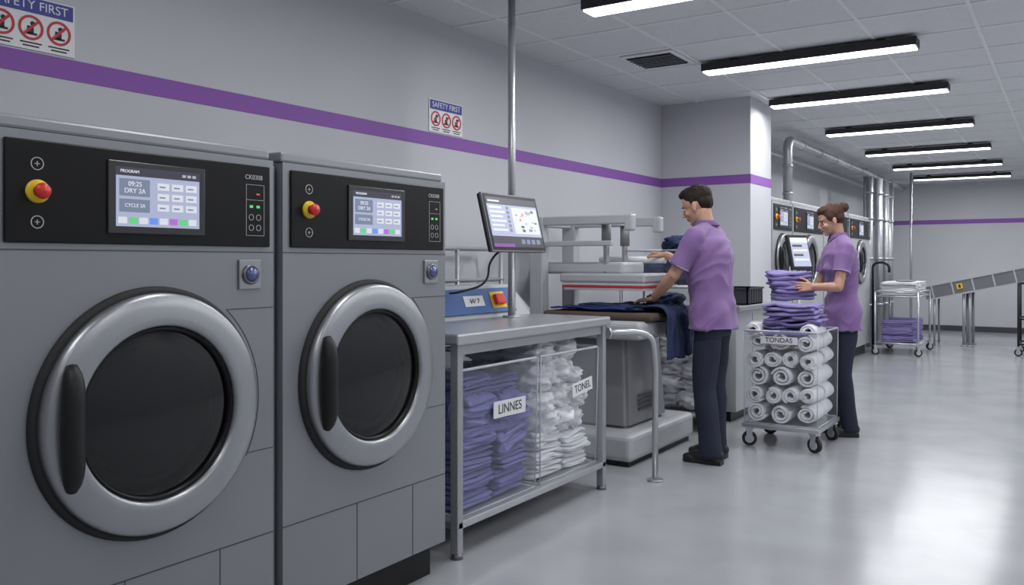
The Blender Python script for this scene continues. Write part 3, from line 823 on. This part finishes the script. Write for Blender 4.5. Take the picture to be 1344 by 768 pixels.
def person(name,loc,F,H,fem,arms,pitch,lean,feet,yaw=0):
    s=H/1.77
    G=group(name,loc,math.atan2(F[1],F[0]))
    W=.90 if fem else 1.0
    def fc(z): return lean*max(0,(z-.9)/.6)
    if fem: T=[(.80,.085,.15),(.88,.108,.172),(.95,.105,.168),(1.08,.085,.125),(1.20,.098,.14),(1.30,.112,.152),(1.38,.100,.158),(1.44,.078,.145),(1.48,.060,.085),(1.50,.05,.055)]
    else: T=[(.80,.09,.155),(.88,.112,.17),(.97,.108,.165),(1.08,.102,.158),(1.20,.112,.172),(1.32,.122,.188),(1.40,.108,.190),(1.455,.080,.165),(1.495,.062,.095),(1.52,.055,.06)]
    T=[(z,fc(z)-.0,hd,hw) for z,hd,hw in T]
    sy=.175 if fem else .200
    sz=1.41 if fem else 1.425
    HM=Matrix.Translation((lean+.005,0,1.535))@Matrix.Rotation(yaw,4,'Z')@Matrix.Rotation(pitch,4,'Y')@Matrix.Translation((.012,0,.115))
    hs=.95 if fem else 1.0
    HM=HM@Matrix.Diagonal((hs,hs,hs,1))
    bm=bmesh.new()
    loft(bm,interp([(z,f,hd*.93,hw*.93) for z,f,hd,hw in T]))
    capsule(bm,(lean-.005,0,1.46),(lean+.020,0,1.60),.054*W,.050*W)
    for side in (1,-1):
        capsule(bm,(lean-.01,side*.05,1.455),(lean,side*sy*.9,sz),.046,.048)
        a=arms[side]; sh=Vector((lean,side*sy,sz)); el=Vector(a['elbow']); wr=Vector(a['wrist'])
        ru=.048*W; capsule(bm,sh,el,ru,.039*W); 
        mid=el.lerp(wr,.3); capsule(bm,el,mid,.038*W,.040*W); capsule(bm,mid,wr,.040*W,.025*W)
        hand(bm,wr,a['d'],a['pn'],a['t'],.98 if not fem else .90,a.get('curl',(15,20,15)),tcurl=a.get('tc',20))
        hp=Vector((0,side*.088,.87)); kn=Vector((.025,side*.09,.47)); an=Vector((feet[side][0],side*feet[side][1],.085))
        capsule(bm,hp,kn,.080,.052); capsule(bm,kn,kn.lerp(an,.35),.050,.052); capsule(bm,kn.lerp(an,.35),an,.052,.030)
        capsule(bm,an,an+Vector((.10,side*.0,-.045)),.028,.018)
    def E(c,r,rot=None): ell(bm,c,r,HM,rot)
    E((-.012,0,.030),(.098,.076,.090)); E((.022,0,-.026),(.066,.060,.088)); E((.030,0,-.074),(.052,.045,.036)); E((.070,0,-.094),(.020,.022,.017))
    E((.068,0,.026),(.021,.046,.013)); E((.062,.034,-.030),(.024,.022,.022)); E((.062,-.034,-.030),(.024,.022,.022))
    E((.083,0,-.055),(.014,.022,.008)); E((.081,0,-.068),(.014,.020,.008))
    capsule(bm,HM@Vector((.086,0,.010)),HM@Vector((.111,0,-.028)),.007,.0095,12)
    for sd in (1,-1):
        E((.100,sd*.010,-.034),(.010,.008,.007))
        E((-.004,sd*.077,-.012),(.017,.008,.030),Matrix.Rotation(R(-12),4,'Y')); E((.0,sd*.079,-.036),(.009,.007,.010))
    remesh(G,'body',bm,'skin',.0038,3)
    for sd in (1,-1):
        bm=bmesh.new(); ell(bm,(.0735,sd*.029,-.002),(.0095,.0135,.0060),HM,seg=16); bm2(G,'eye',bm,'eye',True)
        bm=bmesh.new(); ell(bm,(.0800,sd*.030,-.002),(.0040,.0055,.0055),HM,seg=12); bm2(G,'iris',bm,'iris',True)
        bm=bmesh.new(); ell(bm,(.0790,sd*.030,.0045),(.0060,.0160,.0028),HM,seg=12); bm2(G,'upper_lid',bm,'iris' if fem else 'skin',True)
        bm=bmesh.new(); ell(bm,(.0840,sd*.031,.021),(.006,.017,.0032),HM,seg=12); bm2(G,'eyebrow',bm,'hairm' if not fem else 'hairw',True)
    bm=bmesh.new(); ell(bm,(.090,0,-.0565),(.009,.021,.004),HM,seg=14); ell(bm,(.088,0,-.0655),(.009,.018,.005),HM,seg=14); bm2(G,'lips',bm,'lip',True)
    bm=bmesh.new()
    E2=lambda c,r,rot=None: ell(bm,c,r,HM,rot)
    if fem:
        E2((-.022,0,.045),(.100,.084,.085)); E2((-.045,0,.005),(.066,.078,.066)); E2((.012,0,.085),(.070,.068,.042))
        E2((-.005,.066,.030),(.050,.018,.045)); E2((-.005,-.066,.030),(.050,.018,.045))
        E2((-.128,0,.058),(.040,.044,.042)); E2((-.105,0,.048),(.03,.03,.03))
    else:
        E2((-.024,0,.050),(.098,.083,.082)); E2((-.055,0,.005),(.056,.073,.062)); E2((.020,0,.098),(.060,.062,.034)); E2((.052,.005,.097),(.034,.050,.024))
        E2((-.002,.070,.018),(.016,.010,.034)); E2((-.002,-.070,.018),(.016,.010,.034))
    def hf(co):
        return .0035*noise.noise(Vector((co.x*25,co.y*60,co.z*25)))+.0025*noise.noise(Vector((co.x*50,co.y*140,co.z*30)))
    remesh(G,'hair',bm,'hairw' if fem else 'hairm',.004,2,hf)
    bm=bmesh.new()
    hemz=.845 if not fem else .80
    S=[(hemz,fc(hemz),.142,.204)]+[(z,f,hd+(.024 if z<1 else .016),hw+(.026 if z<1 else .016)) for z,f,hd,hw in T if z>hemz+.03 and z<1.45]
    S+=[(1.455,fc(1.455)-.004,.078*W+.012,.15*W),(1.492,fc(1.5)-.002,.060*W+.008,.095*W),(1.512,fc(1.5),.062*W,.066*W)]
    loft(bm,interp(S,34))
    for side in (1,-1):
        a=arms[side]; sh=Vector((lean,side*sy,sz)); el=Vector(a['elbow'])
        capsule(bm,(lean-.01,side*.055,1.463),sh,.060,.066*W)
        end=sh.lerp(el,.78 if not fem else .62)
        bmesh.ops.create_uvsphere(bm,u_segments=20,v_segments=12,radius=.066*W,matrix=Matrix.Translation(sh))
        addcyl(bm,sh,end,.066*W,.069*W,24)
        capsule(bm,(fc(1.25),side*.10,1.28),sh+Vector((0,-side*.01,-.03)),.085*W,.06*W)
    if fem:
        for side in (1,-1): ell(bm,(fc(1.27)+.075,side*.065,1.265),(.06,.062,.065))
    def cf(co):
        n=noise.noise(Vector((co.x*9,co.y*9,co.z*4))+Vector((loc[0],0,0)))
        q=Vector((co.x*5+3,co.y*5,co.z*8+co.x*6)); q+=Vector((noise.noise(co*5),0,noise.noise(co*5+Vector((4,4,4)))))*.8
        n2=1-2*abs(noise.noise(q))
        k=1.0 if co.z<1.36 else (.25 if co.z>1.44 else .25+.75*(1.44-co.z)/.08)
        return (.009*n+.012*(n2-.35))*k
    remesh(G,'tunic',bm,'tunic',.006,3,cf)
    for side in (1,-1):
        a=arms[side]; sh=Vector((lean,side*sy,sz)); el=Vector(a['elbow']); f_=.78 if not fem else .62
        end=sh.lerp(el,f_-.03); d=(el-sh).normalized()
        bm=bmesh.new(); addcyl(bm,end,end+d*.005,.0715*W,.0715*W,28); bm2(G,'sleeve_piping',bm,'piping')
    bm=bmesh.new(); rings=[]
    for (z,r) in ((1.506,.078),(1.500,.086),(1.506,.087),(1.534,.070),(1.538,.066),(1.532,.062),(1.49,.060)):
        rings.append([bm.verts.new((lean+.004+(z-1.5)*.15+r*W*math.cos(t_)*(1.02),r*W*math.sin(t_),z-(.026*max(0,math.cos(t_))**2)-(.012 if r>.08 and math.cos(t_)>.8 else 0))) for t_ in [R(20+i*8) for i in range(41)]])
    for a_,b_ in zip(rings,rings[1:]):
        for k in range(40): bm.faces.new((a_[k],a_[k+1],b_[k+1],b_[k])).smooth=True
    bm2(G,'collar',bm,'tunicd')
    bm=bmesh.new()
    loft(bm,interp([(.80,0,.098,.158),(.88,0,.104,.164),(.95,fc(.95),.098,.15)],8))
    for side in (1,-1):
        hp=Vector((0,side*.086,.85)); kn=Vector((.025,side*.09,.47)); an=Vector((feet[side][0]-.005,side*feet[side][1],.045))
        capsule(bm,hp,kn,.088,.070 if not fem else .064); addcyl(bm,kn,an,.070 if not fem else .064,.068 if not fem else .060,24)
    def tf(co):
        k=1 if co.z<.78 else .3
        return (.006*noise.noise(Vector((co.x*8,co.y*8,co.z*6)))+.006*(1-2*abs(noise.noise(Vector((co.x*11,co.y*11,co.z*3+4))))))*k
    remesh(G,'trousers',bm,'trouser',.007,3,tf)
    for side in (1,-1):
        fx,fy=feet[side]; fy*=side
        bm=bmesh.new(); k=1.0 if not fem else .9
        addbox(bm,fx-.075*k,fx+.10*k,fy-.036,fy+.036,.0,.030)
        bmesh.ops.create_cone(bm,cap_ends=True,segments=24,radius1=.045*k,radius2=.043*k,depth=.03,matrix=Matrix.Translation((fx+.125*k,fy,.015))@Matrix.Diagonal((1.35,1,1,1)))
        ell(bm,(fx-.03*k,fy,.055),(.060*k,.038,.048)); ell(bm,(fx+.06*k,fy,.042),(.095*k,.040,.038)); ell(bm,(fx+.13*k,fy,.032),(.055*k,.042*k,.026))
        ob=remesh(G,'shoe',bm,'shoe',.005,3)
        mn=min(v.co.z for v in ob.data.vertices)
        for v in ob.data.vertices: v.co.z-=mn
    G.scale=(s,s,s)
    return G

person('man',(-1.93,5.30,0),(-1,0),1.77,False,
 {1:dict(elbow=(.17,.235,1.19),wrist=(.345,.15,1.035),d=(.95,-.1,-.18),pn=(-.1,0,-1),t=(0,-1,0),curl=(6,12,10)),
  -1:dict(elbow=(.19,-.26,1.20),wrist=(.405,-.20,1.32),d=(.75,-.1,.08),pn=(.1,0,-1),t=(0,1,0),curl=(38,48,35))},
 R(24),.045,{1:(-.02,.10),-1:(.02,.10)})
person('woman',(-1.42,6.62,0),(-.88,-.47),1.71,True,
 {1:dict(elbow=(.10,.235,1.13),wrist=(.255,.145,1.13),d=(1,-.12,-.02),pn=(-.1,-1,-.2),t=(0,-.2,1),curl=(12,16,12)),
  -1:dict(elbow=(.12,-.225,1.12),wrist=(.28,-.15,1.12),d=(1,.12,-.02),pn=(-.1,1,-.2),t=(0,.2,1),curl=(12,16,12))},
 R(22),.03,{1:(-.02,.08),-1:(.03,.09)})
G=group('towel_stack',(-1.755,6.442,.985),math.atan2(-.47,-.88))
bm=bmesh.new(); z=stack(bm,0,0,0,.29,.225,4,.053,.012,seed=31,amp=.014)
bm2(G,'folded_towels',bm,'purple')

# ------------------------------------------------------------------ background: ducts, pipes
G=group('exhaust_duct',(-2.6,9.4,1.894),world=True)
tube(G,'main_run',[(-2.6,9.45,1.894),(-2.6,9.45,2.60),(-2.6,16.9,2.60)],.05,'duct',.12,20)
bm=bmesh.new()
for i in range(9): addcyl(bm,(-2.6,10+i*.8,2.60),(-2.6,10.03+i*.8,2.60),.056)
for zz in (2.0,2.3): addcyl(bm,(-2.6,9.45,zz),(-2.6,9.45,zz+.03),.056)
bm2(G,'collars',bm,'steeld')
tube(G,'small_run',[(-2.85,8.7,1.894),(-2.85,8.7,2.5),(-2.85,16.8,2.5)],.022,'duct',.08,12)
G=group('riser_pipes',(-2.5,14.2,0),world=True)
bm=bmesh.new()
for (xx,yy,r_) in ((-2.56,13.7,.05),(-2.50,14.1,.06),(-2.47,14.5,.05),(-2.5,15.0,.06),(-2.75,14.4,.03)):
    addcyl(bm,(xx,yy,0),(xx,yy,2.55 if r_>.04 else ZC),r_)
    for zz in (.6,1.3,1.9,2.3): addcyl(bm,(xx,yy,zz),(xx,yy,zz+.04),r_+.008)
bm2(G,'pipes',bm,'duct')
G=group('thin_pole',(-2.2,15.6,0),world=True)
cyl(G,'pole',(-2.25,15.5,0),(-2.25,15.5,ZC),.02,'steel')

G=group('kiosk_terminal',(-2.18,8.3,0))
box(G,'base_plate',-.12,.12,-.12,.12,0,.02,'blackm',.004)
cyl(G,'post',(0,0,.02),(0,0,1.3),.02,'steeld')
tl=Matrix.Translation((0,0,1.36))@Matrix.Rotation(R(-30),4,'Z')@Matrix.Rotation(R(-14),4,'Y')
box(G,'casing',-.02,.02,-.13,.13,-.17,.17,'blackm',.01,mtx=tl)
box(G,'display',.02,.023,-.108,.108,-.14,.14,'scr',0,mtx=tl)
box(G,'display_header',.023,.024,-.108,.108,.09,.14,'scrw',0,mtx=tl)
for i in range(4): box(G,'display_row',.023,.0245,-.09,.09 if i%2 else .03,.05-i*.045,.07-i*.045,'scrw' if i%2 else 'scrd',0,mtx=tl)

G=group('linen_cart',(-2.0,13.1,0),world=True)
X0,X1,Y0,Y1=-2.28,-1.74,12.6,13.7
bm=bmesh.new()
for xx in (X0,X1):
    for yy in (Y0,Y1): addtube(bm,[(xx,yy,.12),(xx,yy,.86)],.014)
for z in (.16,.80,.86):
    for xx in (X0,X1): addtube(bm,[(xx,Y0,z),(xx,Y1,z)],.012)
    for yy in (Y0,Y1): addtube(bm,[(X0,yy,z),(X1,yy,z)],.012)
bm2(G,'frame',bm,'steel')
boxes(G,'shelves',[(X0,X1,Y0,Y1,.15,.17),(X0,X1,Y0,Y1,.79,.81)],'steeld')
for xx in (X0,X1):
    for yy in (Y0,Y1): caster(G,xx,yy,.05,R(30))
bm=bmesh.new()
for i in range(2):
    stack(bm,X0+.27,Y0+.28+.5*i,.175,.42,.40,8,.036,.015,seed=101+i)
bm2(G,'purple_linens',bm,'purple')
bm=bmesh.new()
for i in range(2): stack(bm,X0+.27,Y0+.28+.5*i,.815,.46,.42,5,.036,.02,seed=111+i)
bm2(G,'white_linens',bm,'towel')
bm=bmesh.new(); slab(bm,X0+.35,Y0+.3,1.0,.2,.4,.02,seed=3) ; bm2(G,'dark_sheet',bm,'pgreyd')

G=group('swan_neck_faucet',(-2.42,13.2,0))
tube(G,'spout',[(0,0,0),(0,0,1.25),(.14,0,1.27),(.22,0,1.22),(.22,0,1.12)],.018,'blackm',.08)

G=group('conveyor',(-1.0,14.5,0),world=True)
ang=math.atan2(.28,1.22)
mt=Matrix.Translation((-1.86,14.5,.80))@Matrix.Rotation(-ang,4,'Y')
L=2.6
for yy,nm in ((0,'side_rail_near'),(.55,'side_rail_far')):
    box(G,nm,-.05,L,yy,yy+.03,-.11,.11,'conv',.012,mtx=mt)
box(G,'belt',-.02,L-.02,.03,.55,.03,.05,'seam',.004,mtx=mt)
bm=bmesh.new()
for i in range(9): addbox(bm,.05+i*.28,.07+i*.28,-.006,0,-.09,.09,mt)
addbox(bm,-.05,L,-.010,.0,.090,.118,mt); addbox(bm,-.05,L,-.010,.0,-.118,-.095,mt)
bm2(G,'rail_ribs',bm,'body2')
bm=bmesh.new()
for c_ in (0,L-.05): addcyl(bm,mt@Vector((c_,.03,0)),mt@Vector((c_,.55,0)),.045)
bm2(G,'end_drums',bm,'ring2')
bm=bmesh.new()
for xx in (-1.38,-1.30,.3):
    zt=.80+(xx+1.86)*math.tan(ang)-.06
    for yy in (14.53,15.05):
        addtube(bm,[(xx,yy,0),(xx,yy,zt)],.02); addcyl(bm,(xx,yy,0),(xx,yy,.02),.045)
addtube(bm,[(-1.78,14.53,0),(-1.78,14.53,.78)],.016); addtube(bm,[(-1.78,15.05,0),(-1.78,15.05,.78)],.016)
bm2(G,'legs',bm,'steeld')
box(G,'warning_tag',.40,.48,-.016,-.008,-.03,.05,'yellow',0,mtx=mt)
box(G,'warning_symbol',.425,.455,-.018,-.015,-.015,.035,'ink',0,mtx=mt)

G=group('wire_trolley',(-.35,13.7,0),world=True)
X0,X1,Y0,Y1=-.62,-.05,13.4,14.0
bm=bmesh.new()
for xx in (X0,X1):
    for yy in (Y0,Y1): addtube(bm,[(xx,yy,.1),(xx,yy,.98)],.014)
for z in (.16,.5,.98):
    for xx in (X0,X1): addtube(bm,[(xx,Y0,z),(xx,Y1,z)],.011)
    for yy in (Y0,Y1): addtube(bm,[(X0,yy,z),(X1,yy,z)],.011)
for i in range(8): addtube(bm,[(X0+.07*i,Y0,.16),(X0+.07*i,Y0,.98)],.004,6)
bm2(G,'frame',bm,'blackm')
for xx in (X0,X1):
    for yy in (Y0,Y1): caster(G,xx,yy,.05)

w=bpy.data.worlds.new('world'); sc.world=w; w.use_nodes=True
w.node_tree.nodes['Background'].inputs[0].default_value=(.5,.5,.55,1); w.node_tree.nodes['Background'].inputs[1].default_value=.1
sc.view_settings.view_transform='Standard'
